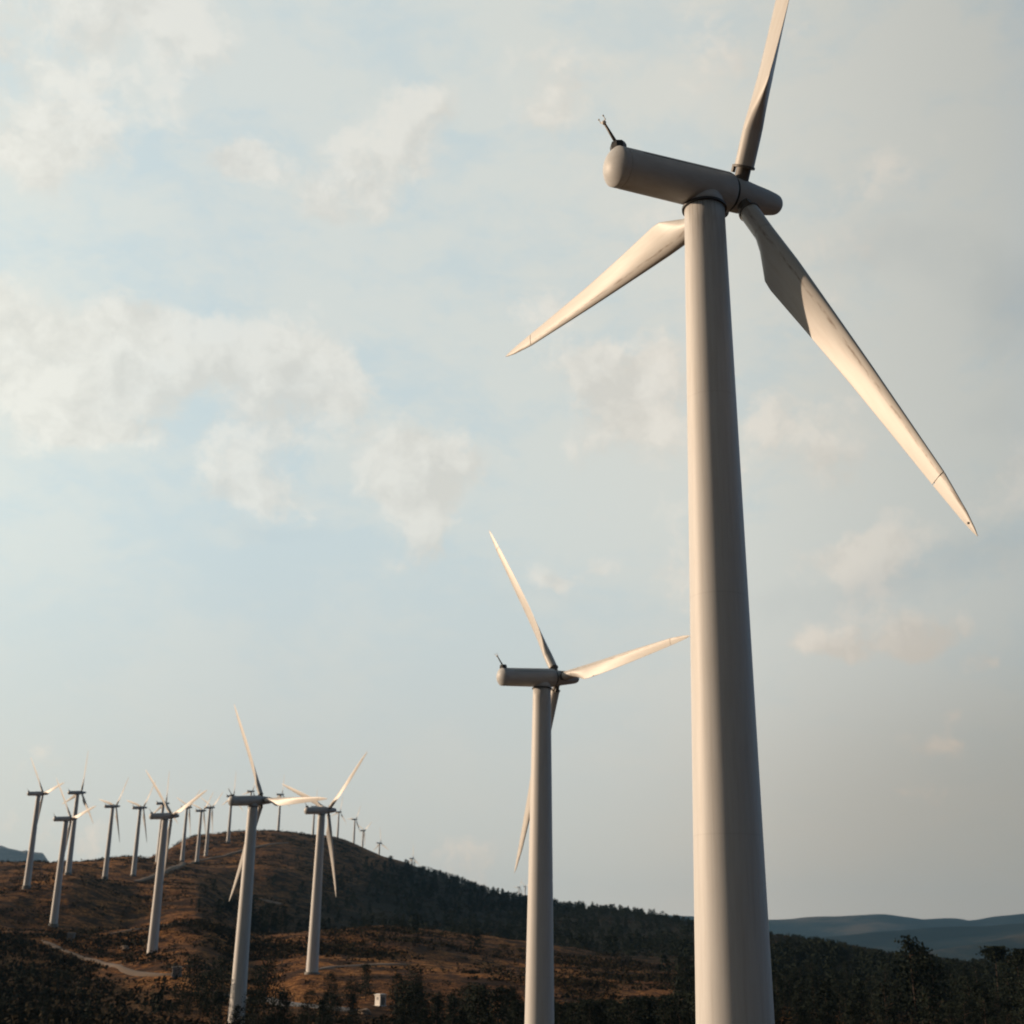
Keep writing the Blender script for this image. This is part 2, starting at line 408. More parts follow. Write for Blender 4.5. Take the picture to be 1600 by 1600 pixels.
AZ = np.radians(np.concatenate([np.arange(-180, -34, 2.5), np.arange(-34, -24, 0.5), np.arange(-24, 24, 0.12), np.arange(24, 34, 0.5), np.arange(34, 180.1, 2.5)]))
RR = np.exp(np.concatenate([np.arange(math.log(1.5), math.log(110), 0.06), np.arange(math.log(110), math.log(1900), 0.0115), np.arange(math.log(1900), math.log(11900), 0.05), [math.log(12000)]]))
colT = pchip(caz, TT.T, np.clip(AZ, caz[0], caz[-1])).T                 # (Na, Nr)
NR_ = np.array([1.5, 12, 25, 42, 70] + RN + [2100, 2600, 3500, 12000], float)
Zn = np.zeros((len(AZ), len(NR_)))
Zn[:, :5] = np.array([-1.65, -2.0, -2.8, -4.2, -6.9])
Zn[:, 5:5 + len(RN)] = colT * np.array(RN)
Zn[:, 5] = -8.8
side = np.clip((np.abs(AZ) - math.radians(38)) / math.radians(40), 0, 1); side = side * side * (3 - 2 * side)
for j, r in enumerate(NR_[:-4]):
    if r > 100: Zn[:, j] = Zn[:, j] * (1 - side) + side * (-9 - 0.03 * r)
last = Zn[:, -5]
Zn[:, -4] = last * 0.55 - 50; Zn[:, -3] = -150; Zn[:, -2] = -165; Zn[:, -1] = -165
Zg = pchip(np.log(NR_), Zn, np.log(RR))
XX = np.sin(AZ)[:, None] * RR[None, :]; YY = np.cos(AZ)[:, None] * RR[None, :]
rw = np.clip((RR - 90) / 120, 0, 1)[None, :] * np.clip((2600 - RR) / 900, 0, 1)[None, :]
Zg += rw * (vnoise(XX / 55, YY / 55) * 2.6 + vnoise(XX / 21 + 7, YY / 21) * 1.7 + vnoise(XX / 8, YY / 8 + 3) * 0.75 + vnoise(XX / 3.2, YY / 3.2 + 9) * 0.35) * (np.clip(RR / 420, 0.5, 1.2) * np.interp(RR, [700, 1000], [1.0, 0.45]))[None, :]
# (pixel of tower top, distance, yaw deg, rotor phase deg, label)
TB = [
 ('abs', (0.1620, 41.811, 25.838), 61.1, 31.9, 'largest and nearest white wind turbine, its top blade running out of the picture'),
 ('abs', (0.0250, 105.369, 21.247), 58.5, -30.4, 'second largest white wind turbine, its right blade pointing at the nearest tower'),
 ('abs', (-0.1870, 202.988, 21.841), 48.2, -26.4, 'wind turbine with one blade level to the right and pine trees at its foot'),
 ('abs', (-0.1370, 274.516, 28.368), 46.3, 52.6, 'wind turbine in the brown meadow with two blades up in a V and one down'),
 ((258, 1281), 302, 47, -46, 'white wind turbine with a slanted Y rotor on the lower brown slope before thinner towers'),
 ((103, 1284), 394, 47, -39, 'lowest standing turbine of the three at far left, its blades crossing the tower behind'),
 ((60, 1244), 445, 47, -38, 'leftmost wind turbine, standing in front of the blue mountain'),
 ((121, 1242), 511, 47, 19, 'wind turbine with a nearly upright blade, partly behind the low turbine at far left'),
 ((176, 1263), 583, 47, 45, 'left one of the two lone slim turbines on the brown rise'),
 ((219, 1265), 612, 47, 46, 'right one of the two lone slim turbines on the brown rise'),
 ((255, 1258), 672, 47, 12, 'thin turbine almost hidden behind the white turbine with the slanted Y rotor'),
 ((292, 1264), 773, 48, 55, 'small turbine at the foot of the round hilltop, first of three in a row'),
 ((314.5, 1269), 803, 48, 50, 'middle one of three small turbines in a row below the round hilltop'),
 ((328, 1264), 830, 48, 58, 'last of three small turbines in a row, closest to the round summit'),
 ((362, 1246), 880, 48, 12, 'distant turbine with its nacelle hidden behind the nacelle of the turbine with a level blade'),
 ((392.5, 1238), 1080, 48, 25, 'tiny turbine peeping over the nacelle of the turbine with a level blade'),
 ((438.5, 1243), 1085, 48, 14, 'lone tiny turbine on the very top of the round hill'),
 ((491.5, 1262), 1200, 48, 10, 'distant turbine behind the nacelle of the turbine with the V of blades'),
 ((529.5, 1270), 1320, 48, 20, 'distant turbine just right of the V shaped rotor, first down the ridge'),
 ((554.5, 1281.5), 1360, 48, 35, 'distant turbine with a pale nacelle, second down the descending ridge'),
 ((567.5, 1299), 1390, 48, 60, 'distant turbine, third down the descending ridge, close beside a taller one'),
 ((593, 1318.5), 1430, 48, 0, 'distant turbine with only its upper half above the bare ridge'),
 ((644, 1342.5), 1560, 48, 5, 'tiny turbine where the bare ridge meets the dark wood'),
 ((811, 1387), 2300, 48, 30, 'left one of two minute turbine tops just above the wooded skyline'),
 ((820.5, 1386), 2350, 48, 70, 'right one of two minute turbine tops beside the second largest tower'),
]
HT = 30.0
def turbine_place(px, a):
    if px == 'abs':
        az, d, zt = a; return d * math.sin(az), d * math.cos(az), zt
    v = ray(*px); k = a * 1.03 / (v.dot(cam_fwd)); return v.x * k, v.y * k, v.z * k
lRR = np.log(RR)
# every tower stands on a levelled pad
def _g0(x, y):
    r_ = math.hypot(x, y); a_ = math.atan2(x, y); i = int(np.argmin(abs(AZ - a_))); j = int(np.argmin(abs(RR - r_))); return Zg[i, j]
for i_, (px_, a_, _y, _t, _l) in enumerate(TB):
    if i_ + 1 in (1, 2, 16, 18, 21, 22, 23, 24, 25): continue
    x_, y_, zt_ = turbine_place(px_, a_); dz = zt_ - HT - _g0(x_, y_)
    Zg += dz * np.exp(-((XX - x_) ** 2 + (YY - y_) ** 2) / (2 * (14 + 0.035 * math.hypot(x_, y_)) ** 2))
def ground(x, y):
    """height of the land mesh under (x, y), and its smooth normal is not needed"""
    r = math.hypot(x, y); a = math.atan2(x, y)
    i = min(max(int(np.searchsorted(AZ, a)) - 1, 0), len(AZ) - 2); j = min(max(int(np.searchsorted(lRR, math.log(r))) - 1, 0), len(RR) - 2)
    s = min(max((a - AZ[i]) / (AZ[i + 1] - AZ[i]), 0), 1); t = min(max((r - RR[j]) / (RR[j + 1] - RR[j]), 0), 1)
    return float((Zg[i, j] * (1 - s) + Zg[i + 1, j] * s) * (1 - t) + (Zg[i, j + 1] * (1 - s) + Zg[i + 1, j + 1] * s) * t)
def on_ground(px, py, r0=150):
    """the first point of the land seen along the photograph's pixel"""
    d = ray(px, py); h = math.hypot(d.x, d.y); r = r0
    while r < 2500:
        if d.z / h * r <= ground(d.x / h * r, d.y / h * r): break
        r *= 1.004
    return Vector((d.x / h * r, d.y / h * r, ground(d.x / h * r, d.y / h * r)))

# where the wood stands: fractional cover by bearing (given as picture column) and distance
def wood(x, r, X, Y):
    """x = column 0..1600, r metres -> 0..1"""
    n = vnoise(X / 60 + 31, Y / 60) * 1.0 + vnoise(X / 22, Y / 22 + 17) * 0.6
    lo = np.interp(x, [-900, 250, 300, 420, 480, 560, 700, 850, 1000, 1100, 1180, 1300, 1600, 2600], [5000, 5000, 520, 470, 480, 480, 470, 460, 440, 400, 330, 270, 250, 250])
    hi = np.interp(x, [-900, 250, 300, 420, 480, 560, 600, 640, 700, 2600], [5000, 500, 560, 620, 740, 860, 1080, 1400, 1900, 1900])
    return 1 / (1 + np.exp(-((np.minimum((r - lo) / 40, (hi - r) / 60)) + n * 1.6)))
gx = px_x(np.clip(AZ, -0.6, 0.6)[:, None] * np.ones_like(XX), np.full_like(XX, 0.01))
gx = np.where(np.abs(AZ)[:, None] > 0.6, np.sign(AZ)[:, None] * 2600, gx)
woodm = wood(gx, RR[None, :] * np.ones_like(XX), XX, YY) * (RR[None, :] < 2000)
# dark heath on the nearest slope at lower left and lower centre
def heath(x, r, X, Y):
    n = vnoise(X / 34 + 5, Y / 34 + 2) + 0.7 * vnoise(X / 12, Y / 12)
    edge = np.interp(x, [-900, -100, 0, 60, 120, 200, 300, 600, 1600], [420, 400, 370, 330, 300, 262, 215, 205, 205])
    return 1 / (1 + np.exp(-((edge - r) / 16 + n * 2.6)))
heathm = heath(gx, RR[None, :] * np.ones_like(XX), XX, YY)

nA, nR = XX.shape
V = np.stack([XX, YY, Zg], -1).reshape(-1, 3)
I = np.arange(nA * nR).reshape(nA, nR)
Fq = np.stack([I[:-1, :-1], I[1:, :-1], I[1:, 1:], I[:-1, 1:]], -1).reshape(-1, 4)
Fq = Fq[:, ::-1]
# centre cap
V = np.vstack([V, [[0, 0, -1.65]]])
ground_me = np_mesh('ground', V, Fq, True)
import bmesh
bm = bmesh.new(); bm.from_mesh(ground_me); bm.verts.ensure_lookup_table()
c = bm.verts[len(V) - 1]
for i in range(nA - 1): bm.faces.new((c, bm.verts[int(I[i + 1, 0])], bm.verts[int(I[i, 0])])).smooth = True
bm.normal_update()
if sum(f.normal.z for f in list(bm.faces)[:2000]) < 0: bmesh.ops.reverse_faces(bm, faces=bm.faces)
bm.to_mesh(ground_me); bm.free()
ca = ground_me.color_attributes.new('cover', 'FLOAT_COLOR', 'POINT')
cc = np.zeros((len(V), 4), np.float32); cc[:-1, 0] = woodm.ravel(); cc[:-1, 1] = heathm.ravel(); cc[:, 3] = 1
ca.data.foreach_set('color', cc.ravel())
m_ground, t, b = new_mat('dry_hill_grass')
pos = nd(t, 'ShaderNodeNewGeometry').outputs['Position']
n1 = tnoise(t, pos, 0.022, 8, 0.62); n2 = tnoise(t, pos, 0.13, 7, 0.65); n3 = tnoise(t, pos, 0.9, 5, 0.7)
n4 = tnoise(t, pos, 3.2, 4, 0.75)
grass = tramp(t, tmath(t, 'ADD', tmath(t, 'MULTIPLY', n1, 0.45), tmath(t, 'MULTIPLY', n3, 0.55)), [(0.37, (0.060, 0.027, 0.013)), (0.47, (0.27, 0.112, 0.038)), (0.59, (0.72, 0.33, 0.10))])
grass = tmix(t, tramp(t, n4, [(0.42, (0.75, 0.75, 0.75)), (0.6, (0, 0, 0))]), grass, (0.040, 0.021, 0.014))
heather = tramp(t, n3, [(0.3, (0.022, 0.015, 0.012)), (0.7, (0.055, 0.030, 0.020))])
f = tramp(t, n2, [(0.47, (0, 0, 0)), (0.56, (0.95, 0.95, 0.95))])
cg = tmix(t, f, grass, heather)
cg = tmix(t, tramp(t, n3, [(0.40, (0.6, 0.6, 0.6)), (0.58, (0, 0, 0))]), cg, (0.045, 0.025, 0.016))
att = nd(t, 'ShaderNodeAttribute', attribute_name='cover')
sp = nd(t, 'ShaderNodeSeparateColor'); t.links.new(att.outputs['Color'], sp.inputs[0])
cg = tmix(t, sp.outputs[1], cg, tramp(t, n3, [(0.3, (0.034, 0.025, 0.015)), (0.68, (0.15, 0.085, 0.040))]))
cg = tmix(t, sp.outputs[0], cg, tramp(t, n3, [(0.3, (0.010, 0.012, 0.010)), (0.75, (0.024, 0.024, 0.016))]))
t.links.new(cg, b.inputs['Base Color']); b.inputs['Roughness'].default_value = 1.0; b.inputs['Specular IOR Level'].default_value = 0.05
tbump(t, b, n3, 0.7, 0.8)
tag(link('ground', ground_me, m_ground), kind='structure')

# far hills beyond the valley, each a ridge with its own width
def far_hill(name, pts, r, depth, mat, seed, rough=10):
    xs = np.array([p[0] for p in pts], float); ys = np.array([p[1] for p in pts], float)
    xq = np.arange(xs[0], xs[-1] + 1, 2.0); yq = pchip(xs, ys, xq)
    nd_ = 60; s = np.linspace(-1, 1, nd_)
    shape = np.where(s < 0, (1 + s) ** 0.85, 1 - s ** 2)
    Vs = []
    for x, y in zip(xq, yq):
        d = ray(x, y); h = math.hypot(d.x, d.y); zt = d.z / h * r
        for k in range(nd_):
            rr = r + s[k] * depth; Vs.append((d.x / h * rr, d.y / h * rr, -170 + (zt + 170) * shape[k]))
    Vs = np.array(Vs)
    w = np.tile(np.where(s < -0.05, 1.0, 0.0) * np.clip((1 + s) * 2, 0, 1), len(xq))
    Vs[:, 2] += w * (vnoise(Vs[:, 0] / 700 + seed, Vs[:, 1] / 700) * rough * 6 + vnoise(Vs[:, 0] / 230, Vs[:, 1] / 230 + seed) * rough * 1.6)
    Vs[:, 2] += vnoise(Vs[:, 0] / 90, Vs[:, 1] / 90 + seed) * rough * 0.35
    J = np.arange(len(Vs)).reshape(len(xq), nd_)
    Fs = np.stack([J[:-1, :-1], J[1:, :-1], J[1:, 1:], J[:-1, 1:]], -1).reshape(-1, 4)
    return tag(link(name, np_mesh(name, Vs, Fs, True), mat), kind='structure')
m_far, t, b = new_mat('far_moorland')
pos = nd(t, 'ShaderNodeNewGeometry').outputs['Position']
a1 = tnoise(t, tmap(t, pos, (1, 1, 4)), 0.0016, 8, 0.65)
t.links.new(tramp(t, a1, [(0.40, (0.006, 0.011, 0.013)), (0.50, (0.018, 0.022, 0.020)), (0.60, (0.070, 0.058, 0.044))]), b.inputs['Base Color'])
b.inputs['Roughness'].default_value = 1; b.inputs['Specular IOR Level'].default_value = 0.0
far_hill('far_hills', [(700, 1470), (900, 1445), (1040, 1432), (1080, 1431), (1140, 1435), (1205, 1436), (1280, 1432), (1380, 1428), (1425, 1434), (1470, 1440),
                       (1520, 1438), (1570, 1430), (1610, 1428), (1700, 1434), (1900, 1450), (2200, 1490)], 7600, 1900, m_far, 3, 22)
far_hill('middle_hills', [(1050, 1505), (1150, 1485), (1250, 1468), (1330, 1460), (1400, 1454), (1470, 1449), (1540, 1446), (1600, 1442), (1680, 1438), (1800, 1440), (2100, 1480)], 5200, 1200, m_far, 8, 20)
far_hill('near_foothills', [(1150, 1530), (1300, 1508), (1420, 1490), (1500, 1478), (1600, 1462), (1700, 1455), (2000, 1490)], 4300, 800, m_far, 15, 16)
m_mount, t, b = new_mat('bare_mountain')
pos = nd(t, 'ShaderNodeNewGeometry').outputs['Position']
t.links.new(tramp(t, tnoise(t, tmap(t, pos, (1, 1, 3)), 0.004, 8, 0.7), [(0.38, (0.05, 0.055, 0.065)), (0.6, (0.20, 0.19, 0.19))]), b.inputs['Base Color']); b.inputs['Roughness'].default_value = 1
far_hill('far_mountain', [(-500, 1420), (-300, 1370), (-120, 1335), (-50, 1318), (0, 1321), (14, 1326), (24, 1328), (34, 1330), (40, 1329), (50, 1331), (66, 1331), (71, 1336), (77, 1345), (90, 1353), (140, 1380), (260, 1440)], 6200, 1200, m_mount, 22, 26)

# ------------------------------------------------------------------ tracks laid over the land
TRACK_PTS = []
def ribbon(name, pix, width, mat, r0=150, lift=0.22):
    P = [on_ground(x, y, r0) for x, y in pix]
    Q = []
    for a, b_ in zip(P[:-1], P[1:]):
        n = max(2, int((b_ - a).length / 4))
        for k in range(n): Q.append(a.lerp(b_, k / n))
    Q.append(P[-1])
    for _ in range(6):
        Q = [Q[0]] + [(Q[i - 1] + Q[i] * 2 + Q[i + 1]) / 4 for i in range(1, len(Q) - 1)] + [Q[-1]]
    TRACK_PTS.extend(Q[::2]); Vs = []; Fs = []
    nw = 5
    for i, p in enumerate(Q):
        tdir = (Q[min(i + 1, len(Q) - 1)] - Q[max(i - 1, 0)]); tdir.z = 0
        if tdir.length < 1e-4: tdir = Vector((1, 0, 0))
        tdir.normalize(); nrm = Vector((-tdir.y, tdir.x, 0))
        w = width * (0.75 + 0.6 * random.random() * (0.5 + abs(float(vnoise(np.array(p.x / 9), np.array(p.y / 9)))) * 2)) * (0.35 if i in (0, len(Q) - 1) else 1)
        for k in range(nw):
            q = p + nrm * (w * (k / (nw - 1) - 0.5))
            Vs.append((q.x, q.y, ground(q.x, q.y) + (lift if 0 < k < nw - 1 else -0.15)))
    for i in range(len(Q) - 1):
        for k in range(nw - 1): Fs.append((i * nw + k, i * nw + k + 1, (i + 1) * nw + k + 1, (i + 1) * nw + k))
    return tag(link(name, np_mesh(name, Vs, Fs, True), mat), kind='structure')
m_track = flat('bare_track_earth', (0.13, 0.088, 0.062), 0.95, nscale=0.25, var=0.35)
m_pale = flat('pale_track_earth', (0.13, 0.088, 0.058), 0.95, nscale=0.3, var=0.35)
m_gravel = flat('grey_gravel', (0.11, 0.115, 0.125), 0.95, nscale=0.25, var=0.3)
ribbon('hill_track', [(210, 1378), (226, 1374), (244, 1368), (262, 1361), (282, 1353), (301, 1346), (322, 1344), (340, 1341), (362, 1334), (394, 1326), (418, 1321), (450, 1318)], 4.0, m_track, 450, 0.5)
ribbon('slope_track', [(169, 1461), (200, 1456), (234, 1450), (255, 1446), (280, 1442)], 2.2, m_track, 250)
ribbon('valley_track', [(66, 1471), (84, 1476), (100, 1487), (122, 1495), (146, 1500), (166, 1506), (185, 1514), (200, 1520), (228, 1523), (248, 1528), (270, 1524)], 2.3, m_pale, 230)
ribbon('gravel_road', [(330, 1552), (385, 1556), (430, 1565), (470, 1573), (510, 1576), (560, 1581)], 4.5, m_gravel, 190)
ribbon('meadow_track', [(496, 1516), (540, 1509), (600, 1507), (640, 1508)], 2.6, m_track, 240)
ribbon('wood_track', [(398, 1404), (420, 1408), (440, 1415)], 5.0, m_track, 600, 0.6)

# ------------------------------------------------------------------ wind turbines
_, HN, LF, LR, LS, RB, TAU = 30.0, 0.882, 1.566, 4.17, 3.586, 17.23, 0.1024
DT, DB = 1.437, 2.362
TILT = Matrix.Translation((0, 0, HT + HN)) @ Matrix.Rotation(TAU, 4, 'X')
def rot(r, b): return
mb = MB(); prof = [(DB / 2 + 0.0 + 0.0, -4.0)]
for k in range(41):
    z = HT * k / 40; prof.append((DB / 2 + (DT - DB) / 2 * z / HT, z))
mb.lathe(prof, 64)
for zz in ():
    rr = DB / 2 + (DT - DB) / 2 * zz / HT
    mb.lathe([(rr, zz - 0.03), (rr + 0.008, zz - 0.025), (rr + 0.008, zz + 0.025), (rr, zz + 0.03)], 64, cap0=False, cap1=False)
me_tower = mb.mesh('tower', [m_tower])
mb = MB()
mb.lathe([(1.45, -3.5), (1.45, -0.02), (1.40, 0.04), (1.1, 0.04)], 32, smooth=False); me_found = mb.mesh('foundation', [m_conc])
mb = MB()
rr = DB / 2 + (DT - DB) / 2 * 1.3 / HT
DOORM = Matrix.Rotation(math.radians(-150), 4, 'Z')
mb.box((rr - 0.02, 0, 1.25), (0.10, 0.8, 1.9), DOORM); mb.box((rr + 0.035, -0.28, 1.2), (0.05, 0.05, 0.2), DOORM)
me_tdoor = mb.mesh('tower_door', [m_nacelle])
# yaw collar under the nacelle: a dark rim and the flared saddle
mb = MB()
mb.lathe([(0.70, HT - 0.06), (0.80, HT - 0.05), (0.805, HT + 0.03), (0.74, HT + 0.035)], 48, smooth=False)
me_rim = mb.mesh('yaw_rim', [m_dark])
mb = MB(); mb.lathe([(0.735, HT + 0.03), (0.70, HT + 0.22), (0.60, HT + 0.55), (0.52, HT + 0.9)], 40); me_saddle = mb.mesh('saddle', [m_nacelle])
# nacelle: long tube with a domed rear
mb = MB()
prof = [(0.02, -LR)]
for k in range(1, 13):
    a = k / 12 * math.radians(48); prof.append((0.705 * math.sin(a) / math.sin(math.radians(48)), -LR + 0.32 * (1 - math.cos(a)) / (1 - math.cos(math.radians(48)))))
prof += [(0.716, -3.83), (0.716, -3.63), (0.702, -3.62), (0.702, -3.60), (0.72, -3.59), (0.735, -2), (0.755, 0), (0.76, 0.9), (0.735, 1.02), (0.66, 1.09), (0.5, 1.10)]
mb.lathe(prof, 56, 'Y', mat=TILT)
# long side seams and a hatch line
for ang in (58, -58):
    a = math.radians(ang)
    for y0, y1, n in ((-3.0, 0.95, 14),):
        for k in range(n):
            ya, yb = y0 + (y1 - y0) * k / n, y0 + (y1 - y0) * (k + 1) / n
            rad = 0.726 + 0.034 * ((ya + yb) / 2 + 3.6) / 4.6
            c = (rad * math.sin(a), (ya + yb) / 2, rad * math.cos(a))
            mb.box((0, 0, 0), (0.018, yb - ya, 0.018), TILT @ Matrix.Translation(c) @ Matrix.Rotation(a, 4, 'Y'), mi=1)
me_nac = mb.mesh('nacelle', [m_nacelle, m_seam]); autosmooth(me_nac, 22)
mb = MB(); mb.lathe([(0.3, 1.09), (0.64, 1.10), (0.64, 1.19), (0.3, 1.20)], 48, 'Y', mat=TILT, smooth=False); me_brg = mb.mesh('bearing_ring', [m_dark])
mb = MB()
prof = [(0.3, 1.195), (0.60, 1.20), (0.625, 1.26), (0.62, 1.7), (0.55, 2.2), (0.48, 2.8), (0.415, 3.2)]
for k in range(1, 10):
    a = k / 9 * PI / 2; prof.append((max(0.395 * math.cos(a), 0.01), 3.24 + (LS - 3.24) * math.sin(a)))
mb.lathe(prof, 48, 'Y', mat=TILT); me_spin = mb.mesh('spinner', [m_nacelle]); autosmooth(me_spin, 40)
# blade, pointing up, rotor centre at its origin; trailing edge towards +X, sunlit rear face towards -Y
def blade_ring(r, n=32, shrink=1.0):
    le = -np.interp(r, [0, 2.4, 4.4, 10, 14.9, 16.4, 17.0, 17.23], [.36, .36, .40, .37, .30, .17, .07, 0.0])
    te = np.interp(r, [0, 2.4, 3.0, 4.2, 4.7, 7, 10, 14.9, 16.4, 17.0, 17.23], [.36, .36, .50, .93, .95, .78, .57, .26, .14, .07, .02])
    th = np.interp(r, [0, 2.4, 4.4, 7, 10, 14.9, 17.0, 17.23], [.72, .72, .50, .33, .24, .12, .05, .02])
    bl = np.interp(r, [0, 2.4, 4.4], [0, 0, 1]); bl = bl * bl * (3 - 2 * bl)
    beta = math.radians(np.interp(r, [0, 4.4, 7, 10, 14, 17.2], [30, 27, 17, 9, 4, 2]))
    out = []
    for j in range(n):
        a = 2 * PI * j / n; xc = (1 - math.cos(a)) / 2; sg = 1 if a <= PI else -1
        fo = 5 * (0.2969 * math.sqrt(xc) - 0.126 * xc - 0.3516 * xc**2 + 0.2843 * xc**3 - 0.1015 * xc**4)
        ci = math.sqrt(max(xc * (1 - xc), 0))
        cam_ = 0.10 * xc * (1 - xc) * bl * (te - le) * 1.0
        yy = sg * th * (ci * (1 - bl) + fo * bl) + cam_
        xx = le + (te - le) * xc
        xx *= shrink; yy *= shrink
        x2 = xx * math.cos(beta) + yy * math.sin(beta); y2 = -xx * math.sin(beta) + yy * math.cos(beta)
        out.append((x2, y2 - 0.18 * (r / RB) ** 2, r))
    return out
mb = MB()
rs = [1.08, 1.10] + list(np.linspace(1.2, 2.30, 6)) + [2.33]
mb.rings([blade_ring(r) for r in rs]); mb.rings([blade_ring(2.31, shrink=0.97), blade_ring(2.40, shrink=0.97)], False, False)
rs = [2.365] + list(np.linspace(2.45, 5.2, 26)) + list(np.linspace(5.6, 14.88, 34))
mb.rings([blade_ring(r) for r in rs])
me_blade = mb.mesh('blade', [m_blade]); autosmooth(me_blade, 50)
mb = MB(); rs = list(np.linspace(14.925, 16.4, 8)) + list(np.linspace(16.5, 17.22, 10))
mb.rings([blade_ring(r) for r in rs]); mb.rings([blade_ring(14.86, shrink=0.55), blade_ring(14.95, shrink=0.55)], False, False)
me_tip = mb.mesh('blade_tip', [m_blade]); autosmooth(me_tip, 50)
mb = MB()
mb.lathe([(0.27, 0.45), (0.27, 1.0), (0.395, 1.0), (0.40, 1.035), (0.395, 1.085), (0.3, 1.085)], 32, smooth=False)
mb.box((-0.34, -0.2, 0.95), (0.10, 0.12, 0.28)); me_root = mb.mesh('blade_root', [m_root])
mb = MB(); bp = blade_ring(16.75); q = bp[24]
mb.lathe([(0.035, -0.012), (0.035, 0.012)], 12, 'Y', mat=Matrix.Translation((q[0], q[1] - 0.004, 16.72))); me_hole = mb.mesh('drain_hole', [m_dark])
# weather mast on the rear of the nacelle, raked back
mb = MB(); MM = TILT @ Matrix.Translation((0, -3.62, 0.66))
mb.lathe([(0.29, -0.05), (0.30, 0.18), (0.25, 0.30), (0.12, 0.31)], 8, smooth=False, mat=MM); me_mbase = mb.mesh('mast_base', [m_dark])
rk = math.radians(32)
RK = MM @ Matrix.Translation((0, 0.0, 0.2)) @ Matrix.Rotation(rk, 4, 'X')
mb = MB(); mb.lathe([(0.065, 0), (0.045, 0.9)], 10, mat=RK); me_mast = mb.mesh('mast', [m_root])
mb = MB()
mb.lathe([(0.05, 0.88), (0.08, 0.92), (0.08, 1.0), (0.03, 1.02)], 10, mat=RK)
mb.box((0, 0, 1.0), (0.30, 0.03, 0.03), RK)
for sx in (-1, 1):
    mb.box((sx * 0.14, 0, 1.07), (0.02, 0.02, 0.14), RK)
    mb.lathe([(0.01, 1.12), (0.035, 1.14), (0.035, 1.16), (0.01, 1.18)], 8, mat=RK @ Matrix.Translation((sx * 0.14, 0, 0)))
me_vane = mb.mesh('wind_gauge', [m_white])

def make_turbine():
    t_ = empty('wind_turbine')
    for nme, me in (('tower', me_tower), ('foundation', me_found), ('yaw_rim', me_rim), ('saddle', me_saddle)):
        o = link(nme, me, None, t_)
        if nme == 'tower': link('door', me_tdoor, None, o)
    n_ = link('nacelle', me_nac, None, t_); link('bearing_ring', me_brg, None, n_)
    link('spinner', me_spin, None, t_)
    m_ = link('weather_mast', me_mast, None, t_); link('mast_base', me_mbase, None, m_); link('wind_gauge', me_vane, None, m_)
    for k in range(3):
        b_ = link('blade', me_blade, None, t_)
        link('blade_root', me_root, None, b_); tp = link('blade_tip', me_tip, None, b_)
    return t_
def pose(t_, th):
    k = 0
    for c_ in t_.children:
        if c_.name.split('.')[0] == 'blade':
            c_.matrix_local = TILT @ Matrix.Translation((0, LF, 0)) @ Matrix.Rotation(th + k * 2 * PI / 3, 4, 'Y'); k += 1
def copy_tree(o, parent=None):
    c_ = o.copy(); COL.objects.link(c_); c_.parent = parent
    for ch in list(o.children): copy_tree(ch, c_)
    return c_
proto = make_turbine(); TURB = []
for i, (px, a, yaw, th, lab) in enumerate(TB):
    o = proto if i == 0 else copy_tree(proto)
    x, y, zt = turbine_place(px, a)
    g = ground(x, y); zb = zt - HT
    if i > 1: print('turbine', i + 1, 'base', round(zb, 1), 'ground', round(g, 1))
    o.location = (x, y, zb); o.rotation_euler = (0, 0, -math.radians(yaw))
    pose(o, math.radians(th))
    tag(o, lab, 'wind turbine', 'white wind turbines in a line over the hill')
    TURB.append(o)
# the dark hole seen near the lower right blade's end of the nearest turbine
bl3 = [c_ for c_ in TURB[0].children if c_.name.startswith('blade')][1]
link('drain_hole', me_hole, None, bl3)

print('kiosk r', on_ground(594,1571,180).length)
# ------------------------------------------------------------------ kiosks and rubble
def kiosk(px, py, w, d, h, rz, wall, roof, lab, r0=150):
    p = on_ground(px, py, r0); o = empty('transformer_kiosk', (p.x, p.y, p.z - 0.15), rz)
    mb = MB(); mb.box((0, 0, h / 2), (w, d, h)); mb.box((0, 0, 0.12), (w + 0.2, d + 0.2, 0.24)); link('wall', mb.mesh('kiosk_wall', [wall]), None, o)
    mb = MB(); mb.box((0, 0, h + 0.07), (w + 0.3, d + 0.3, 0.14)); mb.box((0, 0, h + 0.19), (w + 0.1, d + 0.1, 0.10), taper=0.7); link('roof', mb.mesh('kiosk_roof', [roof]), None, o)
    mb = MB(); mb.box((0, -d / 2 - 0.02, h * 0.45), (0.75, 0.05, h * 0.78)); do = link('door', mb.mesh('kiosk_door', [m_door]), None, o)
    mb = MB(); mb.box((0.28, -d / 2 - 0.06, h * 0.45), (0.05, 0.04, 0.16)); link('handle', mb.mesh('door_handle', [m_dark]), None, do)
    mb = MB()
    for k in range(5): mb.box((-w / 2 - 0.02, 0, h * 0.62 + k * 0.09), (0.04, d * 0.45, 0.05))
    link('vent', mb.mesh('kiosk_vent', [m_grey]), None, o)
    tag(o, lab, 'kiosk', 'transformer kiosks beside the turbines'); return o
kiosk(594, 1572, 1.25, 1.25, 1.75, math.radians(45), m_white, m_white, 'bright white sunlit kiosk among dark pines at the bottom of the slope', 180)
kiosk(110.5, 1469, 1.7, 1.7, 1.6, math.radians(10), m_grey, m_grey, 'small grey kiosk on the brown slope below the low turbine at left', 230)
kiosk(276, 1525, 1.7, 1.7, 1.6, math.radians(15), m_grey, m_roof, 'grey kiosk with a pale roof at the end of the earth track', 200)
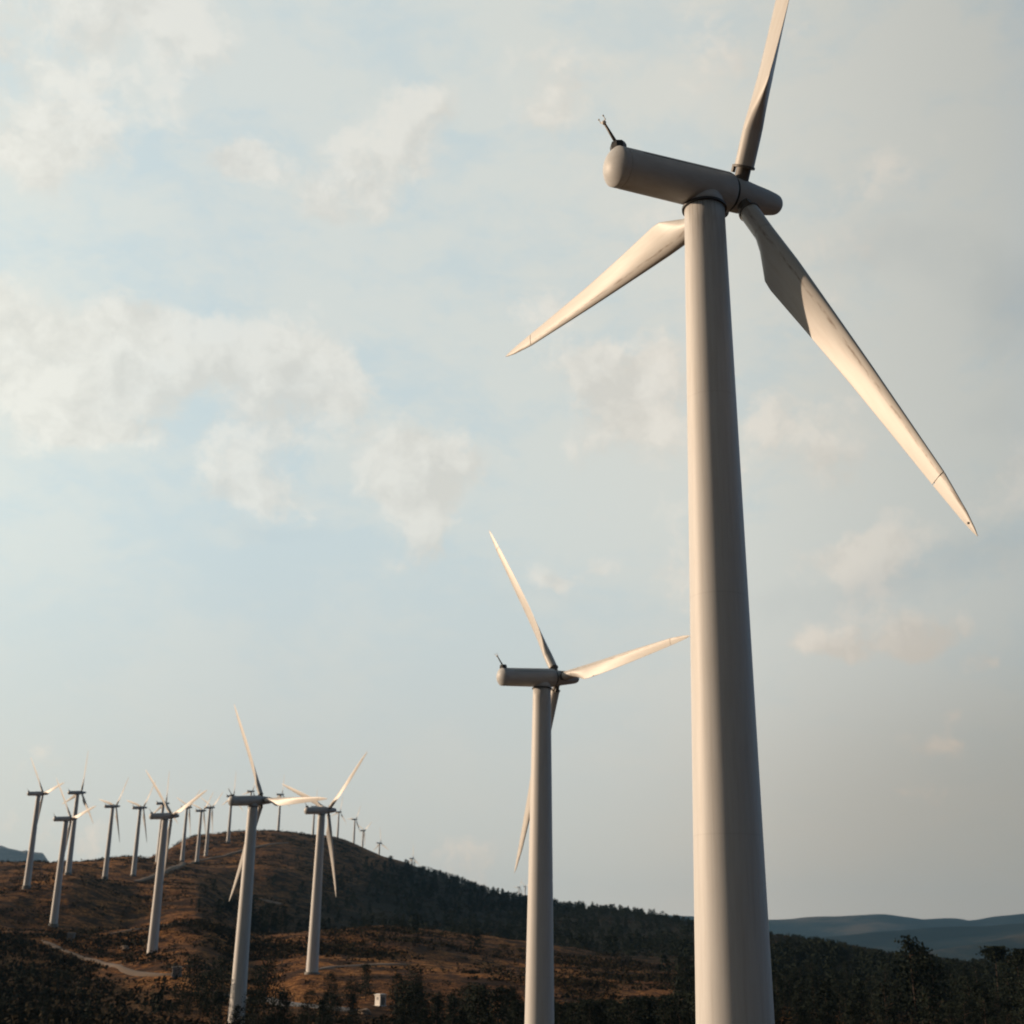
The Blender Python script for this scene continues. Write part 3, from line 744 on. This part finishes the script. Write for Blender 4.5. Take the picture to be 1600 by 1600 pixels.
def rock(px, py, s, lab, r0=150):
    p = on_ground(px, py, r0); bm = bmesh.new(); bmesh.ops.create_icosphere(bm, subdivisions=3, radius=s)
    ph = random.random() * 50
    for v in bm.verts:
        n = float(vnoise(np.array(v.co.x / s * 1.6 + ph), np.array(v.co.y / s * 1.6 + v.co.z / s * 1.3 + ph)))
        v.co *= 1 + 0.7 * n; v.co.z *= 0.6
    me = bpy.data.meshes.new('boulder'); bm.to_mesh(me); bm.free()
    o = link('boulder', me, m_rock); o.location = (p.x, p.y, p.z + s * 0.15); tag(o, lab, 'boulder', 'bare boulders on the slope')
rock(569, 1585, 1.0, 'pale sunlit boulder just left below the white kiosk', 180)
rock(196, 1484, 1.1, 'grey boulder on the brown slope left of the slanted Y turbine foot', 230)
rock(248, 1352, 2.2, 'pale boulder by the hill track behind the slanted Y turbine', 450)

# ------------------------------------------------------------------ pines
m_bark = flat('pine_bark', (0.075, 0.05, 0.038), 0.95, nscale=5, var=0.4)
m_fol, t, b = new_mat('pine_needles')
pos = nd(t, 'ShaderNodeNewGeometry').outputs['Position']
oi = nd(t, 'ShaderNodeObjectInfo').outputs['Random']
q1 = tnoise(t, pos, 0.8, 4, 0.6)
cf = tramp(t, q1, [(0.3, (0.010, 0.016, 0.012)), (0.55, (0.018, 0.026, 0.017)), (0.75, (0.032, 0.036, 0.020))])
cf = tmix(t, tmath(t, 'MULTIPLY', oi, 0.5), cf, (0.014, 0.020, 0.015))
t.links.new(cf, b.inputs['Base Color']); b.inputs['Roughness'].default_value = 0.8; b.inputs['Specular IOR Level'].default_value = 0.1
m_scrub, t, b = new_mat('heather_scrub')
pos = nd(t, 'ShaderNodeNewGeometry').outputs['Position']
t.links.new(tramp(t, tnoise(t, pos, 0.35, 5, 0.65), [(0.35, (0.018, 0.018, 0.012)), (0.58, (0.042, 0.034, 0.020)), (0.75, (0.095, 0.055, 0.028))]), b.inputs['Base Color'])
b.inputs['Roughness'].default_value = 1.0; b.inputs['Specular IOR Level'].default_value = 0.05

def tuft_quads(cs, sizes, R, flat_=0.8):
    """small leaf quads around centres cs with half-size sizes"""
    n = len(cs); a = R.normal(size=(n, 3)); a /= np.linalg.norm(a, axis=1)[:, None]
    b_ = R.normal(size=(n, 3)); b_ -= (b_ * a).sum(1)[:, None] * a; b_ /= np.linalg.norm(b_, axis=1)[:, None]
    a = a * sizes[:, None]; b_ = b_ * (sizes * flat_)[:, None]
    V_ = np.stack([cs - a - b_ * .3, cs + b_ * .9 - a * .2, cs + a + b_ * .2, cs - b_ + a * .25], 1).reshape(-1, 3)
    F_ = np.arange(4 * n).reshape(n, 4); return V_, F_
def pine_crown(seed, form, n_br, n_leaf, leaf):
    """unit-height pine: irregular whorls of branches each ending in a spray of needle clumps"""
    R = np.random.default_rng(seed); cs = []; limbs = []
    lo = {'cone': 0.14, 'round': 0.22, 'umbrella': 0.87, 'spire': 0.12}[form]
    lean = R.normal(size=2) * 0.03
    for k in range(n_br):
        u = lo + (0.97 - lo) * (k + R.random()) / n_br; v = (u - lo) / (1 - lo)
        if form == 'cone': rad = 0.25 * (1 - v) ** 0.75 * min(1, 0.55 + v * 2.2) + 0.02
        elif form == 'round': rad = 0.27 * math.sqrt(max(0, 1 - (2 * v - 0.85) ** 2 / 1.35)) + 0.02
        elif form == 'spire': rad = 0.03 + (0.19 if v < 0.5 else 0.38 * (1 - v)) * (0.6 + 0.4 * math.sin(u * 31) ** 2)
        else: rad = 0.10 * math.sqrt(max(0, 1 - (1.5 * v - 0.5) ** 2)) + 0.015
        rad *= R.uniform(0.45, 1.25); an = R.uniform(0, 2 * PI)
        tip = np.array([math.cos(an) * rad + lean[0] * u, math.sin(an) * rad + lean[1] * u, u + rad * R.uniform(0.0, 0.45)])
        st = np.array([lean[0] * u, lean[1] * u, u - rad * 0.12]); limbs.append((st, tip))
        m = n_leaf; s = R.uniform(0.25, 1.08, m) ** 0.6
        spread = 0.045 + 0.16 * rad
        c_ = st + (tip - st) * s[:, None] + R.normal(size=(m, 3)) * spread * np.array([1, 1, 0.6])
        cs.append(c_)
    cs = np.vstack(cs); cs[:, 2] = np.minimum(cs[:, 2], 1.0 + R.random(len(cs)) * 0.02)
    return cs, limbs, lean
def build_pine(seed, form, n_br=54, n_leaf=30, leaf=0.019):
    R = np.random.default_rng(seed + 99)
    cs, limbs, lean = pine_crown(seed, form, n_br, n_leaf, leaf)
    Vf, Ff = tuft_quads(cs, leaf * R.uniform(0.5, 1.25, len(cs)), R)
    cm = np_mesh('crown', Vf, Ff); cm.materials.append(m_fol)
    mb = MB(); mb.tube([(lean[0] * z, lean[1] * z, z) for z in (-0.06, 0.25, 0.5, 0.75, 0.96)], [0.020, 0.015, 0.011, 0.006, 0.002], 7)
    for st, tp in limbs[::2]:
        mb.tube([st, st * 0.45 + tp * 0.55 + np.array([0, 0, 0.004]), tp], [0.005, 0.003, 0.001], 4)
    tm = mb.mesh('trunk', [m_bark]); return cm, tm
forms = ['cone', 'cone', 'round', 'cone', 'round', 'round', 'cone', 'umbrella', 'spire']
PINES = [build_pine(40 + i, f_) for i, f_ in enumerate(forms)]
LOW = []
for i in range(6):
    cs, _, ln = pine_crown(80 + i, ['cone', 'cone', 'round', 'cone', 'cone', 'cone'][i], 24, 9, 0.04)
    LOW.append(cs)
def vis_x(p): 
    k = F_PX / p.dot(cam_fwd); return 800 + p.dot(cam_right) * k, 800 - p.dot(cam_up) * k

trees = []      # (x, y, height, form index or None, label)
def put(px, py, h, form, label, r):
    """a pine whose crown top is seen at (px, py), standing r metres away"""
    v = ray(px, py); k = r / math.hypot(v.x, v.y); x, y = v.x * k, v.y * k
    hh = v.z * k - ground(x, y)
    trees.append((x, y, max(hh, 2.0) if h is None else h, form, label, random.random() * 6.28))
put(1424, 1463, None, 8, 'tall spiky pine rising in front of the blue hills at right', 190)
put(1436, 1474, None, 3, 'dark pine leaning on the right side of the tall spiky pine', 196)
put(1453, 1492, None, 2, 'lower round pine just right of the tall spiky pine', 185)
put(1552, 1480, None, 7, 'umbrella shaped pine standing alone against the blue hills at right', 240)
put(1600, 1484, None, 7, 'umbrella pine cut by the right edge of the picture', 235)
put(1588, 1492, None, 2, 'slim pine at the right edge below the umbrella crowns', 238)
put(371, 1569, None, 3, 'small dark pine standing before the foot of the turbine with a level blade', 170)
put(447, 1549, None, 6, 'bushy pine right of the foot of the turbine with a level blade', 165)
put(418, 1500, None, 2, 'tall thin crowned pine right of the turbine with a level blade', 215)
put(404, 1508, None, 4, 'dark pine touching the right side of the tower with a level blade', 218)
put(352, 1494, None, 5, 'rounded pine touching the left side of the tower with a level blade', 215)
put(338, 1515, None, 4, 'low dark pine left of the tower with a level blade', 205)
put(305, 1492, None, 2, 'pine left of the pine pair beside the tower with a level blade', 225)
put(318, 1521, None, 5, 'small pine between two larger ones at lower left', 212)
put(473, 1583, None, 2, 'small pine near the bottom edge left of the white kiosk', 160)
put(510, 1582, None, 4, 'round dark pine at the bottom edge left of the white kiosk', 165)
put(520, 1518, None, 2, 'thin open pine below the foot of the turbine with the V of blades', 225)
put(549, 1530, None, 4, 'broad dark pine left of the white kiosk', 215)
put(574, 1505, None, 0, 'slim tall pine standing above the white kiosk', 235)
put(628, 1556, None, 5, 'dark pine just right of the white kiosk', 185)
put(600, 1592, None, 4, 'low dark pine in front of the white kiosk', 168)
put(648, 1513, None, 4, 'broad round pine between white kiosk and the second largest tower', 225)
put(620, 1520, None, 2, 'dark round pine behind the right side of the white kiosk', 228)
put(706, 1556, None, 0, 'round topped pine at the bottom, third left of the second largest tower', 170)
put(737, 1535, None, 5, 'dome shaped pine at the bottom centre', 185)
put(760, 1537, None, 0, 'pointed pine beside the dome shaped pine', 190)
put(790, 1542, None, 0, 'conical pine just left of the second largest tower', 180)
put(278, 1432-22, None, 4, 'dark tree clump on the hill left of the tower with a level blade', 500)
N_NAMED = len(trees)
# random fields of trees over the near and middle slopes
def scatter(n, x0, x1, r0, r1, hmin, hmax, dens, cap_y=None, label=None):
    c_ = 0; tries = 0
    while c_ < n and tries < n * 60:
        tries += 1
        x = random.uniform(x0, x1); r = math.sqrt(random.uniform(r0 * r0, r1 * r1))
        v = ray(x, 1480); h_ = math.hypot(v.x, v.y); X, Y = v.x / h_ * r, v.y / h_ * r
        if random.random() > dens(x, r, X, Y): continue
        h = random.uniform(hmin, hmax) * random.choice((0.7, 1, 1, 1.15))
        g = ground(X, Y)
        if cap_y is not None:
            sx, sy = vis_x(Vector((X, Y, g + h)))
            lim = cap_y(sx) + (random.uniform(-5, 4) if n > 500 else 0)
            if sy < lim:
                h -= (lim - sy) * r / F_PX
                if h < 2.2: continue
        trees.append((X, Y, h, None, label, random.random() * 6.28)); c_ += 1
skyline = lambda sx: np.interp(sx, [-200, 560, 640, 700, 760, 850, 950, 1010, 1080, 1200, 1300, 1350, 1420, 1500, 1600, 1800], [1200, 1200, 1351, 1365, 1379, 1403, 1414, 1422, 1436, 1457, 1471, 1483, 1491, 1500, 1500, 1500])
clump = lambda x, r, X, Y: 1 / (1 + math.exp(-8 * (float(vnoise(np.array(X / 24 + 40), np.array(Y / 24))) + 0.05)))
right_cap = lambda sx: np.interp(sx, [1100, 1200, 1300, 1400, 1500, 1600, 1700], [1470, 1478, 1490, 1500, 1512, 1510, 1510])
LR_ = 'dark pine in the dense wood filling the lower right slope'
scatter(95, 1060, 1680, 150, 250, 4, 7, lambda x, r, X, Y: 0.9, lambda sx: np.interp(sx, [1060, 1200, 1400, 1600], [1545, 1530, 1530, 1520]), LR_)
scatter(70, 850, 1100, 140, 200, 5, 8, clump, lambda sx: np.interp(sx, [850, 1000, 1100], [1565, 1555, 1545]), 'dark pine on the lower slope between the two largest towers')
scatter(34, 560, 860, 140, 215, 4, 7, clump, lambda sx: np.interp(sx, [500, 640, 860], [1550, 1528, 1545]), 'dark pine at the bottom edge left of the second largest tower')
scatter(16, 280, 560, 150, 215, 3, 6, clump, lambda sx: 1545, 'small pine scattered round the foot of the turbine with a level blade')
scatter(26, -40, 290, 180, 300, 2.0, 3.8, clump, lambda sx: 1490, 'low dark tree on the shaded heath at lower left')
scatter(18, 270, 470, 440, 560, 5, 9, lambda x, r, X, Y: 1.0, lambda sx: 1402, 'dark tree in the clump behind the tower with a level blade')
scatter(5200, 250, 1750, 250, 1750, 4.0, 7.0, lambda x, r, X, Y: float(wood(np.array(x), np.array(r), np.array(X), np.array(Y))) ** 1.5 * (1 if r > 450 else 0.6), skyline, None)
scatter(900, 1060, 1720, 230, 560, 3.5, 6.5, lambda x, r, X, Y: 1.0, skyline, None)
# ridge line of trees
for k in range(330):
    x = random.uniform(636, 1560); v = ray(x, 1450); h_ = math.hypot(v.x, v.y)
    rc = np.interp(x, [636, 700, 850, 1000, 1150, 1300, 1450, 1600], [1400, 1330, 1110, 1080, 830, 710, 610, 600]) * random.uniform(0.95, 1.03)
    X, Y = v.x / h_ * rc, v.y / h_ * rc
    if 1010 < x < 1075 and random.random() < 0.9: continue
    hh = random.uniform(2.6, 6.0); g = ground(X, Y); sx, sy = vis_x(Vector((X, Y, g + hh))); ex = skyline(sx) - random.choice((0, 0, 3, 6, 9)) * (1 if sx < 1020 else 0.4) + random.uniform(-1, 3) - sy
    if ex > 0: hh -= ex * rc / F_PX
    if hh > 1.2: trees.append((X, Y, hh, None, None, random.random() * 6.28))
# keep clear of towers and kiosks
keep = [(o.location.x, o.location.y, 4.5) for o in TURB]
def clear(tr):
    if tr[3] is not None: return True
    p_ = Vector((tr[0], tr[1], ground(tr[0], tr[1]) + tr[2])); sx, sy = vis_x(p_)
    if 566 < sx < 622 and sy < 1584 and math.hypot(tr[0], tr[1]) < 232: return False
    return all((tr[0] - a) ** 2 + (tr[1] - b_) ** 2 > c_ * c_ for a, b_, c_ in keep)
def in_view(tr):
    p = Vector((tr[0], tr[1], ground(tr[0], tr[1]) + tr[2])); sx, sy = vis_x(p); return -60 < sx < 1660 and sy < 1640
trees = [tr for tr in trees if clear(tr)]
named = trees[:N_NAMED]; rest = sorted(trees[N_NAMED:], key=lambda q_: (not in_view(q_), -q_[2] / math.hypot(q_[0], q_[1])))
solo = named + rest[:300 - N_NAMED]; mass = rest[300 - N_NAMED:]
print('trees', len(trees), 'mass', len(mass), 'no-label solo', sum(1 for q_ in solo if q_[4] is None))
for k, (x, y, h, form, lab, rz) in enumerate(solo):
    fi = form if form is not None else random.choice((0, 1, 3, 6, 0, 3, 2, 5))
    o = empty('pine_tree', (x, y, ground(x, y) - 0.1), rz); s = h
    wide = 0.98 if form is None else (0.95 if k < 1 else 0.85)
    o.scale = (s * wide * random.uniform(0.9, 1.1), s * wide * random.uniform(0.9, 1.1), s)
    cm, tm = PINES[fi]
    link('crown', cm, None, o); link('trunk', tm, None, o)
    if lab is None: lab = 'dark pine in the dense wood filling the lower right slope' if vis_x(Vector((x, y, 0)))[0] > 1050 else 'dark pine in the wood behind the brown meadow'
    grp = 'pines standing alone' if k < N_NAMED else lab.replace('dark pine', 'pines').replace('small pine', 'small pines').replace('low dark tree', 'low trees').replace('dark tree', 'trees')
    tag(o, lab, 'tree', grp)
# the far wood as one mass
Vs = []; Fs = []; off = 0; R = np.random.default_rng(5)
for (x, y, h, form, lab, rz) in mass:
    cs = LOW[R.integers(6)]; c_, s_ = math.cos(rz), math.sin(rz)
    P = np.stack([cs[:, 0] * c_ - cs[:, 1] * s_, cs[:, 0] * s_ + cs[:, 1] * c_, cs[:, 2]], 1) * np.array([h * 1.05, h * 1.05, h]) + np.array([x, y, ground(x, y) - 0.2])
    v_, f_ = tuft_quads(P, h * 0.043 * R.uniform(0.6, 1.4, len(P)), R, 0.9)
    Vs.append(v_); Fs.append(f_ + off); off += len(v_)
wd = link('far_wood', np_mesh('far_wood', np.vstack(Vs), np.vstack(Fs)), m_fol); tag(wd, 'dark mass of pines covering the far slope and ridge', 'wood', kind='stuff')

# scrub and tussocks on the open slopes
Vs = []; Fs = []; off = 0; cnt = 0
def dome(n_=7):
    pass
while cnt < 24000:
    x = random.uniform(-60, 1660); r = math.sqrt(random.uniform(170 ** 2, 1150 ** 2)) if random.random() < 0.62 else math.sqrt(random.uniform(170 ** 2, 420 ** 2))
    v = ray(x, 1480); h_ = math.hypot(v.x, v.y); X, Y = v.x / h_ * r, v.y / h_ * r
    d_ = float(vnoise(np.array(X / 16 + 3), np.array(Y / 16 + 60))) + 0.6 * float(vnoise(np.array(X / 50 + 13), np.array(Y / 50)))
    he = float(heath(np.array(x), np.array(r), np.array(X), np.array(Y)))
    if random.random() > 1 / (1 + math.exp(-9 * (d_ - 0.12))) * 0.9 + he * 0.35 + 0.03: continue
    if any((X - q_.x) ** 2 + (Y - q_.y) ** 2 < 14 for q_ in TRACK_PTS): continue
    s = random.uniform(0.35, 1.0) * (1 + 0.5 * he + r / 1100); n = 14
    P = R.normal(size=(n, 3)) * np.array([s * .75, s * .75, s * .26]) + np.array([X, Y, ground(X, Y) + s * 0.22])
    v_, f_ = tuft_quads(P, s * R.uniform(0.14, 0.34, n), R, 0.9)
    Vs.append(v_); Fs.append(f_ + off); off += len(v_); cnt += 1
sb = link('heather_scrub', np_mesh('heather_scrub', np.vstack(Vs), np.vstack(Fs)), m_scrub); tag(sb, 'low heather and gorse scrub scattered over the brown slopes', 'scrub', kind='stuff')

# ------------------------------------------------------------------ air
m_haze = bpy.data.materials.new('haze'); m_haze.use_nodes = True; t = m_haze.node_tree; t.nodes.clear()
pv = nd(t, 'ShaderNodeVolumePrincipled'); pv.inputs['Color'].default_value = (0.32, 0.62, 0.93, 1); pv.inputs['Density'].default_value = 0.000036
pv.inputs['Anisotropy'].default_value = 0.2
mo = nd(t, 'ShaderNodeOutputMaterial'); t.links.new(pv.outputs[0], mo.inputs['Volume'])
mb = MB(); mb.box((0, 0, 250), (24600, 24600, 940)); hz = link('haze', mb.mesh('haze', [m_haze]), None); tag(hz, kind='stuff')
tag(hz, 'thin blue haze filling the valley air', 'haze')
